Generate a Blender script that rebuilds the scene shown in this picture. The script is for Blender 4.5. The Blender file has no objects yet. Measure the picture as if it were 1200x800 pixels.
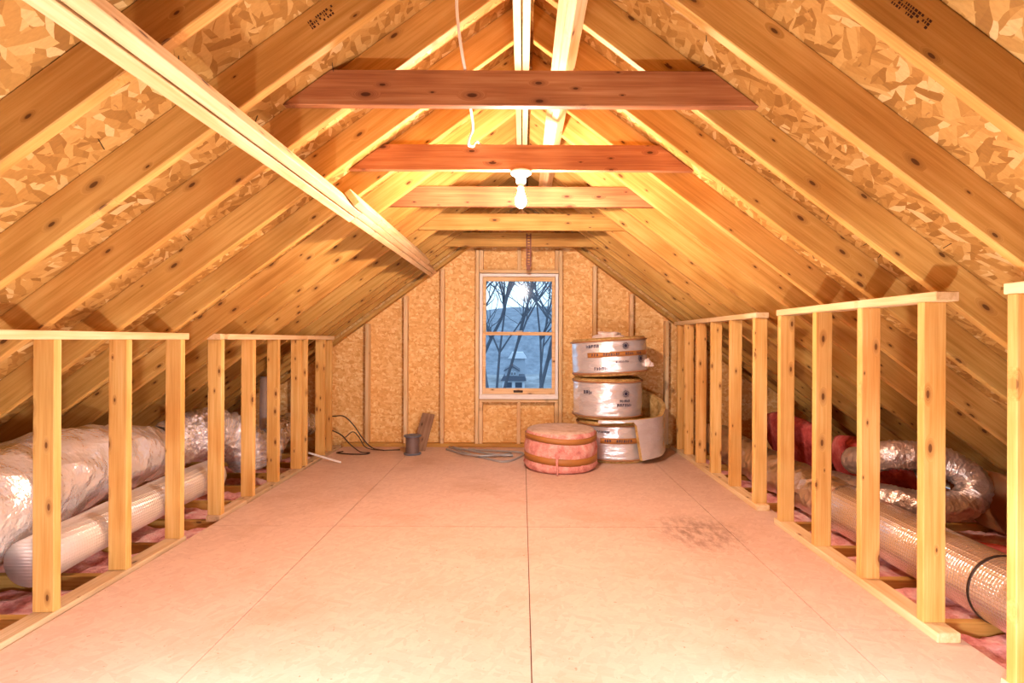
import bpy, bmesh, math, random
from mathutils import Vector, Matrix, noise as mnoise
random.seed(7)
C = bpy.context.scene.collection
PI = math.pi
R = math.radians

# ------------------------------------------------------------------ helpers
def tag(o, label=None, cat=None, group=None, kind=None):
    if label: o['label'] = label
    if cat: o['category'] = cat
    if group: o['group'] = group
    if kind: o['kind'] = kind
    return o

def obj(name, bm, mat, parent=None, smooth=False, M=None):
    me = bpy.data.meshes.new(name)
    bmesh.ops.recalc_face_normals(bm, faces=bm.faces)
    bm.to_mesh(me); bm.free()
    if isinstance(mat, (list, tuple)):
        for m in mat: me.materials.append(m)
    else: me.materials.append(mat)
    if smooth:
        for p in me.polygons: p.use_smooth = True
    o = bpy.data.objects.new(name, me); C.objects.link(o)
    if M is not None: o.matrix_world = M
    if parent: o.parent = parent
    return o

def empty(name, loc, label, cat, group=None, rot=(0, 0, 0)):
    o = bpy.data.objects.new(name, None); C.objects.link(o)
    o.empty_display_size = 0.1
    o.location = loc; o.rotation_euler = rot
    return tag(o, label, cat, group)

def struct(name, bm, mat, parent=None, **k):
    o = obj(name, bm, mat, parent, **k)
    if not parent: o['kind'] = 'structure'
    return o

def add_box(bm, x0, x1, y0, y1, z0, z1, mi=0):
    v = [bm.verts.new(p) for p in ((x0,y0,z0),(x1,y0,z0),(x1,y1,z0),(x0,y1,z0),(x0,y0,z1),(x1,y0,z1),(x1,y1,z1),(x0,y1,z1))]
    for f in ((0,3,2,1),(4,5,6,7),(0,1,5,4),(1,2,6,5),(2,3,7,6),(3,0,4,7)):
        fc = bm.faces.new([v[i] for i in f]); fc.material_index = mi
    return v

def bevel(bm, w, seg=2):
    bmesh.ops.bevel(bm, geom=list(bm.edges), offset=w, segments=seg, affect='EDGES', profile=0.5)

def add_prism(bm, pts, y0, y1, axis='y'):
    """polygon in XZ extruded along Y"""
    a = [bm.verts.new((p[0], y0, p[1])) for p in pts]
    b = [bm.verts.new((p[0], y1, p[1])) for p in pts]
    bm.faces.new(a); bm.faces.new(b[::-1])
    n = len(pts)
    for i in range(n):
        bm.faces.new((a[i], b[i], b[(i+1) % n], a[(i+1) % n]))

def catmull(pts, n=8):
    pts = [Vector(p) for p in pts]
    P = [pts[0]*2-pts[1]] + pts + [pts[-1]*2-pts[-2]]
    out = []
    for i in range(1, len(P)-2):
        p0, p1, p2, p3 = P[i-1:i+3]
        for k in range(n):
            t = k/n
            out.append(0.5*((2*p1)+(-p0+p2)*t+(2*p0-5*p1+4*p2-p3)*t*t+(-p0+3*p1-3*p2+p3)*t**3))
    out.append(pts[-1])
    return out

def add_tube(bm, pts, rad, seg=8, cap=True, fn=None):
    """rad: number or function(t); fn(t, angle, radius, ring index) -> radius"""
    pts = [Vector(p) for p in pts]
    n = len(pts); rings = []
    up = None
    for i, p in enumerate(pts):
        d = (pts[min(i+1, n-1)]-pts[max(i-1, 0)]).normalized()
        if up is None:
            up = Vector((0, 0, 1)) if abs(d.z) < .9 else Vector((1, 0, 0))
        s = d.cross(up)
        if s.length < 1e-6: s = d.orthogonal()
        s.normalize(); up = s.cross(d).normalized()
        t = i/(n-1); r = rad(t) if callable(rad) else rad
        ring = []
        for k in range(seg):
            a = 2*PI*k/seg
            rr = fn(t, a, r, i) if fn else r
            ring.append(bm.verts.new(p+s*math.cos(a)*rr+up*math.sin(a)*rr))
        rings.append(ring)
    for i in range(n-1):
        for k in range(seg):
            bm.faces.new((rings[i][k], rings[i][(k+1) % seg], rings[i+1][(k+1) % seg], rings[i+1][k]))
    if cap:
        bm.faces.new(rings[0][::-1]); bm.faces.new(rings[-1])

def add_lathe(bm, prof, seg=32, fn=None, c=(0, 0, 0)):
    rings = []
    for j, (r, z) in enumerate(prof):
        if r < 1e-6:
            rings.append([bm.verts.new((c[0], c[1], c[2]+z))]); continue
        ring = []
        for k in range(seg):
            a = 2*PI*k/seg
            rr = fn(a, r, z, j) if fn else r
            ring.append(bm.verts.new((c[0]+math.cos(a)*rr, c[1]+math.sin(a)*rr, c[2]+z)))
        rings.append(ring)
    for i in range(len(rings)-1):
        a, b = rings[i], rings[i+1]
        for k in range(seg):
            k2 = (k+1) % seg
            if len(a) == 1 and len(b) == 1: continue
            if len(a) == 1: bm.faces.new((a[0], b[k2], b[k]))
            elif len(b) == 1: bm.faces.new((a[k], a[k2], b[0]))
            else: bm.faces.new((a[k], a[k2], b[k2], b[k]))

# ------------------------------------------------------------------ materials
class NT:
    def __init__(s, name):
        s.m = bpy.data.materials.new(name); s.m.use_nodes = True
        s.n = s.m.node_tree.nodes; s.l = s.m.node_tree.links
        s.b = s.n['Principled BSDF']; s.out = s.n['Material Output']
    def new(s, t, **k):
        n = s.n.new(t)
        for a, v in k.items():
            if a.startswith('i_'):
                key = a[2:]
                key = int(key) if key.isdigit() else key.replace('_', ' ')
                n.inputs[key].default_value = v
            else: setattr(n, a, v)
        return n
    def link(s, a, b): s.l.new(a, b)
    def coord(s, kind='Object'): return s.new('ShaderNodeTexCoord').outputs[kind]
    def mapping(s, src, scale=(1, 1, 1), rot=(0, 0, 0), loc=(0, 0, 0)):
        m = s.new('ShaderNodeMapping')
        m.inputs['Scale'].default_value = scale; m.inputs['Rotation'].default_value = rot; m.inputs['Location'].default_value = loc
        s.link(src, m.inputs['Vector']); return m.outputs[0]
    def add(s, a, b):
        v = s.new('ShaderNodeVectorMath', operation='ADD'); s.link(a, v.inputs[0]); s.link(b, v.inputs[1]); return v.outputs[0]
    def noise(s, vec, scale, detail=4, rough=.55, out='Fac'):
        n = s.new('ShaderNodeTexNoise', i_Scale=scale, i_Detail=detail, i_Roughness=rough); s.link(vec, n.inputs['Vector']); return n.outputs[out]
    def voro(s, vec, scale, rnd=1.0, feature='F1'):
        n = s.new('ShaderNodeTexVoronoi', feature=feature, i_Scale=scale, i_Randomness=rnd); s.link(vec, n.inputs['Vector']); return n
    def ramp(s, fac, stops, interp='LINEAR'):
        r = s.new('ShaderNodeValToRGB'); r.color_ramp.interpolation = interp
        e = r.color_ramp.elements
        while len(e) > 1: e.remove(e[-1])
        e[0].position = stops[0][0]; e[0].color = c4(stops[0][1])
        for p, c in stops[1:]:
            q = e.new(p); q.color = c4(c)
        s.link(fac, r.inputs[0]); return r.outputs[0]
    def mix(s, fac, a, b, mode='MIX'):
        m = s.new('ShaderNodeMix', data_type='RGBA', blend_type=mode)
        for sock, v in ((m.inputs[0], fac), (m.inputs[6], a), (m.inputs[7], b)):
            if hasattr(v, 'links'): s.link(v, sock)
            elif isinstance(v, (int, float)): sock.default_value = v
            else: sock.default_value = c4(v)
        return m.outputs[2]
    def math(s, op, a, b=None, c=None):
        m = s.new('ShaderNodeMath', operation=op)
        for i, v in enumerate((a, b, c)):
            if v is None: continue
            if hasattr(v, 'links'): s.link(v, m.inputs[i])
            else: m.inputs[i].default_value = v
        return m.outputs[0]
    def smooth(s, v, lo, hi, o0=0., o1=1.):
        m = s.new('ShaderNodeMapRange', interpolation_type='SMOOTHSTEP')
        m.inputs[1].default_value = lo; m.inputs[2].default_value = hi; m.inputs[3].default_value = o0; m.inputs[4].default_value = o1
        s.link(v, m.inputs[0]); return m.outputs[0]
    def bump(s, h, strength=.3, dist=.01):
        b = s.new('ShaderNodeBump'); b.inputs['Strength'].default_value = strength; b.inputs['Distance'].default_value = dist
        s.link(h, b.inputs['Height']); s.link(b.outputs[0], s.b.inputs['Normal']); return b
    def base(s, c): s.link(c, s.b.inputs['Base Color'])
def c4(c):
    if isinstance(c, (int, float)): return (c, c, c, 1)
    return tuple(c) if len(c) == 4 else (*c, 1)
def srgb(r, g, b):
    f = lambda v: (v/255/12.92 if v/255 <= .04045 else ((v/255+.055)/1.055)**2.4)
    return (f(r), f(g), f(b))

def wood(name, light, mid, dark, knot, kn=.55, rough=.62):
    t = NT(name)
    co = t.coord()
    oi = t.new('ShaderNodeObjectInfo')
    off = t.new('ShaderNodeVectorMath', operation='SCALE', i_Scale=37.0)
    cb = t.new('ShaderNodeCombineXYZ')
    for i in range(3): t.link(oi.outputs['Random'], cb.inputs[i])
    t.link(cb.outputs[0], off.inputs[0])
    vec = t.add(co, off.outputs[0])
    # knots: run through the thickness of the board (local Y)
    sx = t.new('ShaderNodeSeparateXYZ'); t.link(vec, sx.inputs[0]); c2 = t.new('ShaderNodeCombineXYZ')
    t.link(t.math('MULTIPLY', sx.outputs[0], 5.0), c2.inputs[0]); t.link(t.math('MULTIPLY', sx.outputs[2], 12.0), c2.inputs[1])
    kv = t.voro(c2.outputs[0], 1.0); kv.voronoi_dimensions = '2D'
    sep = t.new('ShaderNodeSeparateColor'); t.link(kv.outputs['Color'], sep.inputs[0])
    nrm = t.new('ShaderNodeSeparateXYZ'); t.link(t.coord('Normal'), nrm.inputs[0])
    wide = t.math('MULTIPLY_ADD', t.math('ABSOLUTE', nrm.outputs[1]), .8, .2)
    kmask = t.math('MULTIPLY', t.math('GREATER_THAN', sep.outputs[0], 1-kn), wide)
    ksize = t.math('MULTIPLY_ADD', sep.outputs[1], .07, .03)
    kd = t.math('DIVIDE', kv.outputs['Distance'], ksize)
    kcore = t.math('MULTIPLY', t.smooth(kd, .75, 1.15, 1, 0), kmask)
    khalo = t.math('MULTIPLY', t.smooth(kd, .8, 3.2, 1, 0), kmask)
    # grain: warped around the knots
    kw = t.new('ShaderNodeCombineXYZ'); t.link(t.math('MULTIPLY', khalo, .25), kw.inputs[2])
    gv = t.add(vec, kw.outputs[0])
    g1 = t.noise(t.mapping(gv, (.55, 9, 13)), 3.0, 5, .6)
    g2 = t.noise(t.mapping(gv, (1.5, 60, 70)), 2.0, 3, .6)
    big = t.noise(t.mapping(vec, (1.3, 2, 2)), 1.5, 2)
    fac = t.math('ADD', t.math('MULTIPLY', g1, .65), t.math('MULTIPLY', g2, .35))
    col = t.ramp(fac, [(.30, dark), (.5, mid), (.68, light)])
    col = t.mix(t.smooth(big, .35, .7), col, t.mix(.5, col, mid, 'MULTIPLY'))
    tint = t.ramp(oi.outputs['Random'], [(0, (.86, .80, .72)), (.5, (1, .97, .92)), (1, (1.0, .90, .86))])
    col = t.mix(1.0, col, tint, 'MULTIPLY')
    col = t.mix(t.math('MULTIPLY', khalo, .45), col, knot)
    col = t.mix(t.math('MULTIPLY', kcore, .85), col, tuple(v*.45 for v in knot))
    t.base(col); t.b.inputs['Roughness'].default_value = rough
    t.b.inputs['Specular IOR Level'].default_value = .25
    t.bump(g2, .12, .003)
    return t.m

def osb(name, cols, scale=1.0, contrast=1.0, rough=.6, stain=None, bumpk=.25):
    t = NT(name)
    co = t.coord()
    w = t.noise(t.mapping(co, (4*scale,)*3), 1.0, 2, out='Color')
    wv = t.new('ShaderNodeVectorMath', operation='MULTIPLY_ADD')
    t.link(w, wv.inputs[0]); wv.inputs[1].default_value = (.05/scale,)*3; t.link(co, wv.inputs[2])
    src = wv.outputs[0]
    layers = []
    for i, (rz, rx) in enumerate(((.35, .0), (1.7, .5), (2.6, 1.0))):
        v = t.voro(t.mapping(t.mapping(src, (1, 1, 1), (rx, rx*.7, rz), (i*3.1, i*1.7, 0)), (6*scale, 27*scale, 25*scale)), 1.0)
        layers.append(v)
    def flake(v):
        s = t.new('ShaderNodeSeparateColor'); t.link(v.outputs['Color'], s.inputs[0]); return s.outputs
    f0, f1, f2 = [flake(v) for v in layers]
    a = t.math('GREATER_THAN', f0[1], .5); b = t.math('GREATER_THAN', f1[1], .6)
    val = t.mix(b, t.mix(a, f1[0], f0[0]), f2[0])
    col = t.ramp(val, cols)
    fine = t.noise(t.mapping(co, (30*scale, 90*scale, 60*scale)), 1.0, 4, .65)
    col = t.mix(.35*contrast, col, t.ramp(fine, [(.3, (.55, .5, .42)), (.6, (1, 1, 1))]), 'MULTIPLY')
    dk = t.noise(t.mapping(co, (38*scale, 17*scale, 24*scale)), 1.0, 2, .5)
    col = t.mix(t.smooth(dk, .70, .76, 0, .55*contrast), col, srgb(96, 52, 20))
    if stain: col = stain(t, co, col)
    t.base(col); t.b.inputs['Roughness'].default_value = rough
    t.b.inputs['Specular IOR Level'].default_value = .25
    t.bump(val, bumpk, .006)
    return t.m

def plain(name, col, rough=.5, metal=0, spec=.4):
    t = NT(name); t.b.inputs['Base Color'].default_value = c4(col); t.b.inputs['Roughness'].default_value = rough
    t.b.inputs['Metallic'].default_value = metal; t.b.inputs['Specular IOR Level'].default_value = spec
    n = t.noise(t.mapping(t.coord(), (20, 20, 20)), 1.0, 3)
    t.base(t.mix(.18, col, t.ramp(n, [(.3, .55), (.7, 1.0)]), 'MULTIPLY'))
    return t.m

def foil(name, col, rough=.25, scale=18, strength=.6, dist=.02, grid=False, stretch=(1, 1, 1), metal=1.0):
    t = NT(name); co = t.coord()
    v = t.voro(t.mapping(co, tuple(scale*q for q in stretch)), 1.0, feature='F1')
    n = t.noise(t.mapping(co, tuple(scale*.6*q for q in stretch)), 1.0, 5, .6)
    h = t.math('ADD', t.math('MULTIPLY', v.outputs['Distance'], .5), n)
    if grid:
        g = t.new('ShaderNodeTexWave', wave_type='BANDS', bands_direction='Y', i_Scale=22.0); t.link(co, g.inputs['Vector'])
        g2 = t.new('ShaderNodeTexWave', wave_type='BANDS', bands_direction='Z', i_Scale=22.0); t.link(co, g2.inputs['Vector'])
        gg = t.math('MULTIPLY', t.math('ADD', t.math('POWER', g.outputs['Fac'], 6), t.math('POWER', g2.outputs['Fac'], 6)), .35)
        h = t.math('ADD', t.math('MULTIPLY', h, .5), gg)
    c = t.mix(.25, col, t.ramp(n, [(.35, (.6, .55, .5)), (.65, (1, 1, 1))]), 'MULTIPLY')
    t.base(c); t.b.inputs['Metallic'].default_value = metal; t.b.inputs['Roughness'].default_value = rough
    t.bump(h, strength, dist)
    return t.m

def fluff(name, a, b, d, scale=14):
    t = NT(name); co = t.coord()
    n = t.noise(t.mapping(co, (scale,)*3), 1.0, 6, .65); n2 = t.noise(t.mapping(co, (scale*7,)*3), 1.0, 3, .7)
    col = t.ramp(n, [(.3, d), (.5, a), (.7, b)])
    col = t.mix(.3, col, t.ramp(n2, [(.3, (.6, .5, .5)), (.65, (1, 1, 1))]), 'MULTIPLY')
    t.base(col); t.b.inputs['Roughness'].default_value = .95; t.b.inputs['Specular IOR Level'].default_value = .1
    t.bump(t.math('ADD', n, t.math('MULTIPLY', n2, .4)), .8, .02)
    return t.m

PINE = wood('pine', srgb(242, 220, 180), srgb(230, 203, 158), srgb(210, 174, 118), srgb(134, 72, 28))
PINE_R = wood('pine_rafter', srgb(216, 178, 106), srgb(200, 158, 84), srgb(170, 128, 56), srgb(112, 60, 22), kn=.45)
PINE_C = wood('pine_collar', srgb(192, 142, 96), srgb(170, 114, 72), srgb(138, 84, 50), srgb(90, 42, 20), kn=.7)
STUDW = wood('pine_stud', srgb(238, 202, 136), srgb(226, 182, 108), srgb(202, 150, 74), srgb(132, 70, 26), kn=.6)
GREYPINE = wood('pine_weathered', srgb(230, 208, 176), srgb(214, 188, 150), srgb(186, 158, 120), srgb(130, 92, 58))
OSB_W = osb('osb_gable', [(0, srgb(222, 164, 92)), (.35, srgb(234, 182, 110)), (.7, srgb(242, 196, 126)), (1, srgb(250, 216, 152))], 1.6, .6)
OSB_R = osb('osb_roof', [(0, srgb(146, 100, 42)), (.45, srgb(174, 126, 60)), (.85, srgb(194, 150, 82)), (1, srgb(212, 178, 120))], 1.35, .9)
def floor_stain(t, co, col):
    sx = t.new('ShaderNodeSeparateXYZ'); t.link(co, sx.inputs[0])
    n = t.noise(t.mapping(co, (1.6, 1.6, 1.6)), 1.0, 4, .6)
    col = t.mix(t.smooth(n, .48, .72, 0, .5), col, srgb(190, 148, 118))
    # a scuffed stain beside the right-hand seam
    d = t.new('ShaderNodeVectorMath', operation='DISTANCE'); 
    m = t.mapping(co, (1.0, .8, 0), (0, 0, 0), (-1.05, -3.25*.8, 0)); t.link(m, d.inputs[0]); d.inputs[1].default_value = (0, 0, 0)
    f = t.math('MULTIPLY', t.smooth(d.outputs['Value'], .08, .36, 1, 0), t.smooth(t.noise(t.mapping(co, (22, 9, 1)), 1.0, 5, .7), .30, .70))
    col = t.mix(t.math('MULTIPLY', f, .7), col, srgb(112, 80, 60))
    s = t.noise(t.mapping(co, (45, 45, 45)), 1.0, 2, .5)
    col = t.mix(t.smooth(s, .70, .74, 0, .5), col, srgb(150, 96, 62))
    return col
FLOOR = osb('floor_sheet', [(0, srgb(212, 178, 156)), (.5, srgb(217, 185, 163)), (1, srgb(222, 191, 169))], 1.6, .4, .7, floor_stain, .06)
SEAM = plain('seam_dark', srgb(110, 72, 48), .9)
DRYWALL = plain('eave_board', srgb(170, 120, 96), .9)
SILVER = foil('foil_duct', (.95, .92, .90), .27, 6, .9, .06, metal=.7)
SCRIMW = foil('foil_scrim_white', (.90, .88, .86), .30, 8, .45, .012, grid=True, metal=.7)
CRINKLE = foil('foil_crinkled', (.90, .90, .91), .2, 30, 1.0, .03, metal=.75)
SCRIM = foil('foil_scrim', (.92, .80, .68), .25, 8, .4, .008, grid=True, metal=.88)
WRAP = foil('foil_wrap', (.84, .74, .66), .3, 14, .8, .03)
COIL = foil('foil_coil', (.60, .50, .43), .33, 14, .9, .03, metal=.8)
ROLLFOIL = foil('roll_foil', (.88, .88, .90), .26, 7, .6, .03, stretch=(1, 1, 2.2), metal=.6)
PINK = fluff('pink_fibreglass', srgb(238, 166, 152), srgb(250, 206, 192), srgb(206, 118, 108))
PINK2 = fluff('pink_batt', srgb(236, 172, 166), srgb(250, 222, 214), srgb(196, 110, 108), 9)
REDBATT = fluff('red_batt', srgb(190, 84, 78), srgb(214, 124, 112), srgb(140, 50, 48), 6)
TAN = fluff('tan_fibreglass', srgb(214, 176, 108), srgb(234, 204, 142), srgb(176, 132, 72), 20)
DUST = fluff('dusty_top', srgb(216, 186, 160), srgb(230, 204, 180), srgb(188, 152, 126), 10)
KRAFT = plain('kraft_tape', srgb(176, 116, 56), .5)
KRAFT2 = plain('kraft_paper', srgb(168, 118, 74), .7)
INK = plain('ink', srgb(52, 48, 70), .6)
INKB = plain('stamp_ink', srgb(70, 40, 22), .8)
WHITE = plain('white_paint', srgb(240, 232, 222), .45)
PORC = plain('porcelain', srgb(244, 242, 240), .25)
PVC = plain('white_pipe', srgb(252, 248, 242), .5)
CABLE = plain('white_cable', srgb(240, 226, 206), .5)
BLACKC = plain('black_cable', srgb(58, 40, 32), .5)
STEEL = plain('grey_steel', srgb(172, 172, 172), .45, .35)
RUST = plain('rusty_steel', srgb(120, 74, 58), .55, .5)
SPOOLG = plain('spool_plastic', srgb(100, 104, 116), .45)
WIRE = plain('wire_winding', srgb(128, 106, 98), .5, .3)
GREYBOARD = wood('grey_board', srgb(178, 146, 120), srgb(160, 128, 102), srgb(136, 104, 82), srgb(90, 60, 44))
PAPER = plain('plastic_scrap', srgb(246, 226, 214), .5)
DARK = plain('dark_metal', srgb(60, 42, 30), .5, .4)
def emis(name, col, s):
    t = NT(name); e = t.new('ShaderNodeEmission', i_Color=c4(col), i_Strength=s); t.link(e.outputs[0], t.out.inputs[0]); return t.m
BULB_L = 1900.0
BULB = emis('bulb_glow', (1.0, .75, .64), BULB_L)
FILL_GLOW = emis('fill_lamp_glow', (.96, .93, 1.0), 480.0)  # glow of the two added fill lamps on the floor
def glass():
    t = NT('window_glass')
    tr = t.new('ShaderNodeBsdfTransparent', i_Color=(.80, .92, 1.0, 1)); gl = t.new('ShaderNodeBsdfGlossy', i_Roughness=.08)
    fr = t.new('ShaderNodeFresnel', i_IOR=1.18); mx = t.new('ShaderNodeMixShader')
    t.link(fr.outputs[0], mx.inputs[0]); t.link(tr.outputs[0], mx.inputs[1]); t.link(gl.outputs[0], mx.inputs[2]); t.link(mx.outputs[0], t.out.inputs[0])
    return t.m
GLASS = glass()

# ------------------------------------------------------------------ generic board
def board_bm(L, thick, width, bev=.003):
    bm = bmesh.new(); add_box(bm, -L/2, L/2, -thick/2, thick/2, -width/2, width/2); bevel(bm, bev, 1); return bm
def board(name, label, cat, group, p0, p1, thick, width, mat, up=(0, 0, 1), kind=None, parent=None):
    """long axis p0->p1, width along up, thickness across"""
    p0, p1, up = Vector(p0), Vector(p1), Vector(up)
    x = (p1-p0).normalized(); y = up.cross(x).normalized(); z = x.cross(y)
    M = Matrix((x, y, z)).transposed().to_4x4(); M.translation = (p0+p1)/2
    o = obj(name, board_bm((p1-p0).length, thick, width), mat, parent, M=M)
    return tag(o, label, cat, group, kind)

ORD = ['first', 'second', 'third', 'fourth', 'fifth', 'sixth', 'seventh', 'eighth', 'ninth', 'tenth', 'eleventh', 'twelfth', 'thirteenth', 'fourteenth']
T, W4, W6 = .038, .089, .14

# ------------------------------------------------------------------ roof geometry
ZO = 2.765
PL, PR = .735, .75               # pitch left / right
ZBL, ZBR = 2.60, 2.59            # underside of the rafters at the ridge
Y0, Y1 = -5.6, 5.90
FL, FR = -1.895, 1.69

# floor: sheets with thin seams
bm = bmesh.new()
g = .0022
xs = [FL, -1.14, .037, 1.24, FR]
ycuts = {0: [Y0, .9, 3.34, Y1], 1: [Y0, .9, 3.34, Y1], 2: [Y0, 2.1-1.2, 3.34, Y1], 3: [Y0, -.27, 2.165, 4.6, Y1]}
for i in range(4):
    yy = ycuts[i]
    for k in range(len(yy)-1):
        add_box(bm, xs[i]+g*(i > 0), xs[i+1]-g*(i < 3), yy[k]+g, yy[k+1]-g, -.018, 0)
add_box(bm, FL+.01, FR-.01, Y0, Y1, -.03, -.0181, 1)
struct('floor', bm, [FLOOR, SEAM])
bm = bmesh.new(); add_box(bm, -3.95, 3.95, Y0, Y1+.02, -.24, -.22)
struct('floor', bm, DRYWALL)

# roof sheathing
def slope_frame(side):
    p = PL if side < 0 else PR
    a = math.atan(p)
    u = Vector((side*math.cos(a), 0, -math.sin(a)))      # down the slope
    n = Vector((side*math.sin(a), 0, math.cos(a)))       # outward
    return p, a, u, n
ceil = {}
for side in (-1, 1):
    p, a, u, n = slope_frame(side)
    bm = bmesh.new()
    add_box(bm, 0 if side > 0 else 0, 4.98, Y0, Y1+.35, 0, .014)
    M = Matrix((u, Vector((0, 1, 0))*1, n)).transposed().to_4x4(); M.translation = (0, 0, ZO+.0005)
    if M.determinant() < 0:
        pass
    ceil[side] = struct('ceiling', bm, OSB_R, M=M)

# gable walls
wx0, wx1, wz0, wz1 = -.455, .383, .515, 1.845
def gable(name, y0, y1, hole):
    bm = bmesh.new()
    zl = lambda x: ZO-PL*abs(x) if x < 0 else ZO-PR*abs(x)
    def col(xa, xb, za, zb=None):
        pts = [(xa, za), (xb, za)]
        if zb is None:
            pts += [(xb, zl(xb))]
            if xa < 0 < xb: pts += [(0, zl(0))]
            pts += [(xa, zl(xa))]
        else: pts += [(xb, zb), (xa, zb)]
        add_prism(bm, pts, y0, y1)
    if hole:
        col(-3.9, wx0, -.2); col(wx1, 3.9, -.2); col(wx0, wx1, -.2, wz0); col(wx0, wx1, wz1)
    else: col(-3.9, 3.9, -.2)
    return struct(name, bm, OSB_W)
gable('wall_back', 5.89, 5.905, True)
gable('wall_front', Y0-.015, Y0, False)

# ------------------------------------------------------------------ rafters
def rafter_bm(side, x0, zmin):
    p, a, u, n = slope_frame(side)
    zb = ZBL if side < 0 else ZBR
    pts = [(x0, ZO-p*x0), ((ZO-zmin)/p, zmin), ((zb-zmin)/p, zmin), (x0, zb-p*x0)]
    bm = bmesh.new()
    cs, sn = math.cos(a), math.sin(a)
    loc = []
    for (x, z) in pts:          # into slope frame: l along slope, h outward
        dz = z-ZO
        loc.append((x*cs-dz*sn, x*sn+dz*cs))
    add_prism(bm, loc, 0, T); bevel(bm, .003, 1)
    return bm
LR = [1.43, 1.822, 2.198, 2.61, 3.022, 3.43, 3.838, 4.25, 4.655, 5.06, 5.26, 5.47, 5.70]
RR = [1.36, 1.75, 2.198, 2.585, 3.022, 3.40, 3.838, 4.24, 4.655, 5.05, 5.26, 5.47, 5.70]
def rafters(side, ys, sname):
    p, a, u, n = slope_frame(side)
    src = None
    for i, y in enumerate(ys):
        if src is None:
            o = obj('rafter', rafter_bm(side, .047, .0), PINE_R); src = o
        else:
            o = src.copy(); C.objects.link(o)
        M = Matrix((u, Vector((0, 1, 0)), n)).transposed().to_4x4(); M.translation = (0, y, ZO)
        o.matrix_world = M
        if i == 0: lab = f'sloping pine rafter on the {sname} roof slope, the one nearest the camera'
        elif i == len(ys)-1: lab = f'last sloping pine rafter on the {sname} roof slope, against the window wall'
        else: lab = f'sloping pine rafter on the {sname} roof slope, {ORD[i]} from the camera'
        tag(o, lab, 'rafter', f'pine rafters of the {sname} roof slope')
rafters(-1, LR, 'left'); rafters(1, RR, 'right')

# ridge boards
for x0, lab in ((-.046, 'pale ridge board at the roof peak, left one of the pair'), (.0035-.008, 'pale ridge board at the roof peak, right one of the pair')):
    board('ridge_board', lab, 'beam', 'ridge boards', (x0+.0175, 0.2, 2.63), (x0+.0175, 5.72, 2.63), .034, .2, PINE)

# collar ties
CY = [2.16, 2.984, 3.80, 4.617, 5.432]
CZ = 2.063
CLAB = ['dark brown horizontal collar tie nearest the camera, with white cable above it', 'brown horizontal collar tie with the light bulb fixed under it',
        'yellowish horizontal collar tie right behind the light bulb', 'horizontal collar tie second from the window wall',
        'horizontal collar tie nearest the window wall, with a metal strap hanging from it']
def collar(y, lab):
    bm = bmesh.new()
    e = .004
    zt = CZ+W6
    pts = [(-(ZO-CZ)/PL+e, CZ), ((ZO-CZ)/PR-e, CZ), ((ZO-zt)/PR-e, zt), (-(ZO-zt)/PL+e, zt)]
    # keep the board's long axis on local X, thickness on local Y
    pts = [(x, z-CZ) for x, z in pts]
    add_prism(bm, pts, 0, T-.001); bevel(bm, .003, 1)
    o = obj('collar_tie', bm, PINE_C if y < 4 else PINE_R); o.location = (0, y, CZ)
    tag(o, lab, 'beam', 'collar ties across the attic')
    return o
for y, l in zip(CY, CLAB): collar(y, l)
collar(.528, 'horizontal collar tie above the camera carrying an added dome fill lamp')

# strongbacks under the left rafters: boards on edge, square to the slope
def strong(side, X, H, y0, y1, label, name='strongback_board', width=W4, group=None, mat=PINE):
    """X,H = middle of the lower edge (H above z=0)"""
    p, a, u, n = slope_frame(side)
    c = Vector((X, 0, H))+n*(width/2)
    return board(name, label, 'beam', group, (c.x, y0, c.z), (c.x, y1, c.z), T, width, mat, up=n)
_, aL, uL, nL = slope_frame(-1)
def left_pt(off):       # point on the plane one board width under the left rafters, off along the slope from the reference
    base = Vector((-.975, 0, ZBL-PL*.975))-nL*(W4+.001)
    return base+uL*off
for off, y0, y1, lab in ((.027, .1, 3.03, 'long pale runner board under the left rafters, outer one of the near pair'),
                         (-.018, .1, 3.03, 'long pale runner board under the left rafters, inner one of the near pair'),
                         (.020, 3.04, 5.70, 'pale runner board under the left rafters, outer one of the far pair'),
                         (-.022, 3.04, 5.70, 'pale runner board under the left rafters, inner one of the far pair'),
                         (-.062, 2.88, 5.1, 'short pale board lapping the joint of the left runner boards')):
    q = left_pt(off)
    strong(-1, q.x, q.z, y0, y1, lab, group='runner boards under the left rafters')
_, aR, uR, nR = slope_frame(1)
for off, y0, y1, lab in ((-.019, .2, 4.55, 'pale runner board near the roof peak under the right rafters, left one of the pair'),
                    (.020, .2, 5.0, 'pale runner board near the roof peak under the right rafters, right one of the pair')):
    q = Vector((.21, 0, ZBR-PR*.21))-nR*(W4+.001)+uR*(off-.0)
    strong(1, q.x, q.z, y0, y1, lab, group='runner boards near the roof peak')

# ------------------------------------------------------------------ knee walls
LX0, LX1 = -1.994, -1.905
RX0, RX1 = 1.575, 1.664
LZ0, LZ1 = 1.133, 1.169
RZ0, RZ1 = 1.295, 1.331
LS = [2.232, 2.642, 3.06, 3.475, 3.885, 4.28, 4.72, 4.84, 5.28, 5.47]
RS = [1.742, 2.146, 2.541, 2.94, 3.34, 3.712, 4.144, 4.56, 4.94, 5.30, 5.56]
def stud(side, y, label, zb=None):
    x = (LX0+LX1)/2 if side < 0 else (RX0+RX1)/2
    z0 = (.020 if side < 0 else .038) if zb is None else zb; z1 = LZ0 if side < 0 else RZ0
    tilt = random.uniform(-.002, .002)
    return board('wall_stud', label, 'stud', 'studs of the %s knee wall' % ('left' if side < 0 else 'right'),
                 (x, y+T/2, z0), (x+tilt, y+T/2, z1), T, W4-.001, STUDW, up=(1, 0, 0))
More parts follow.
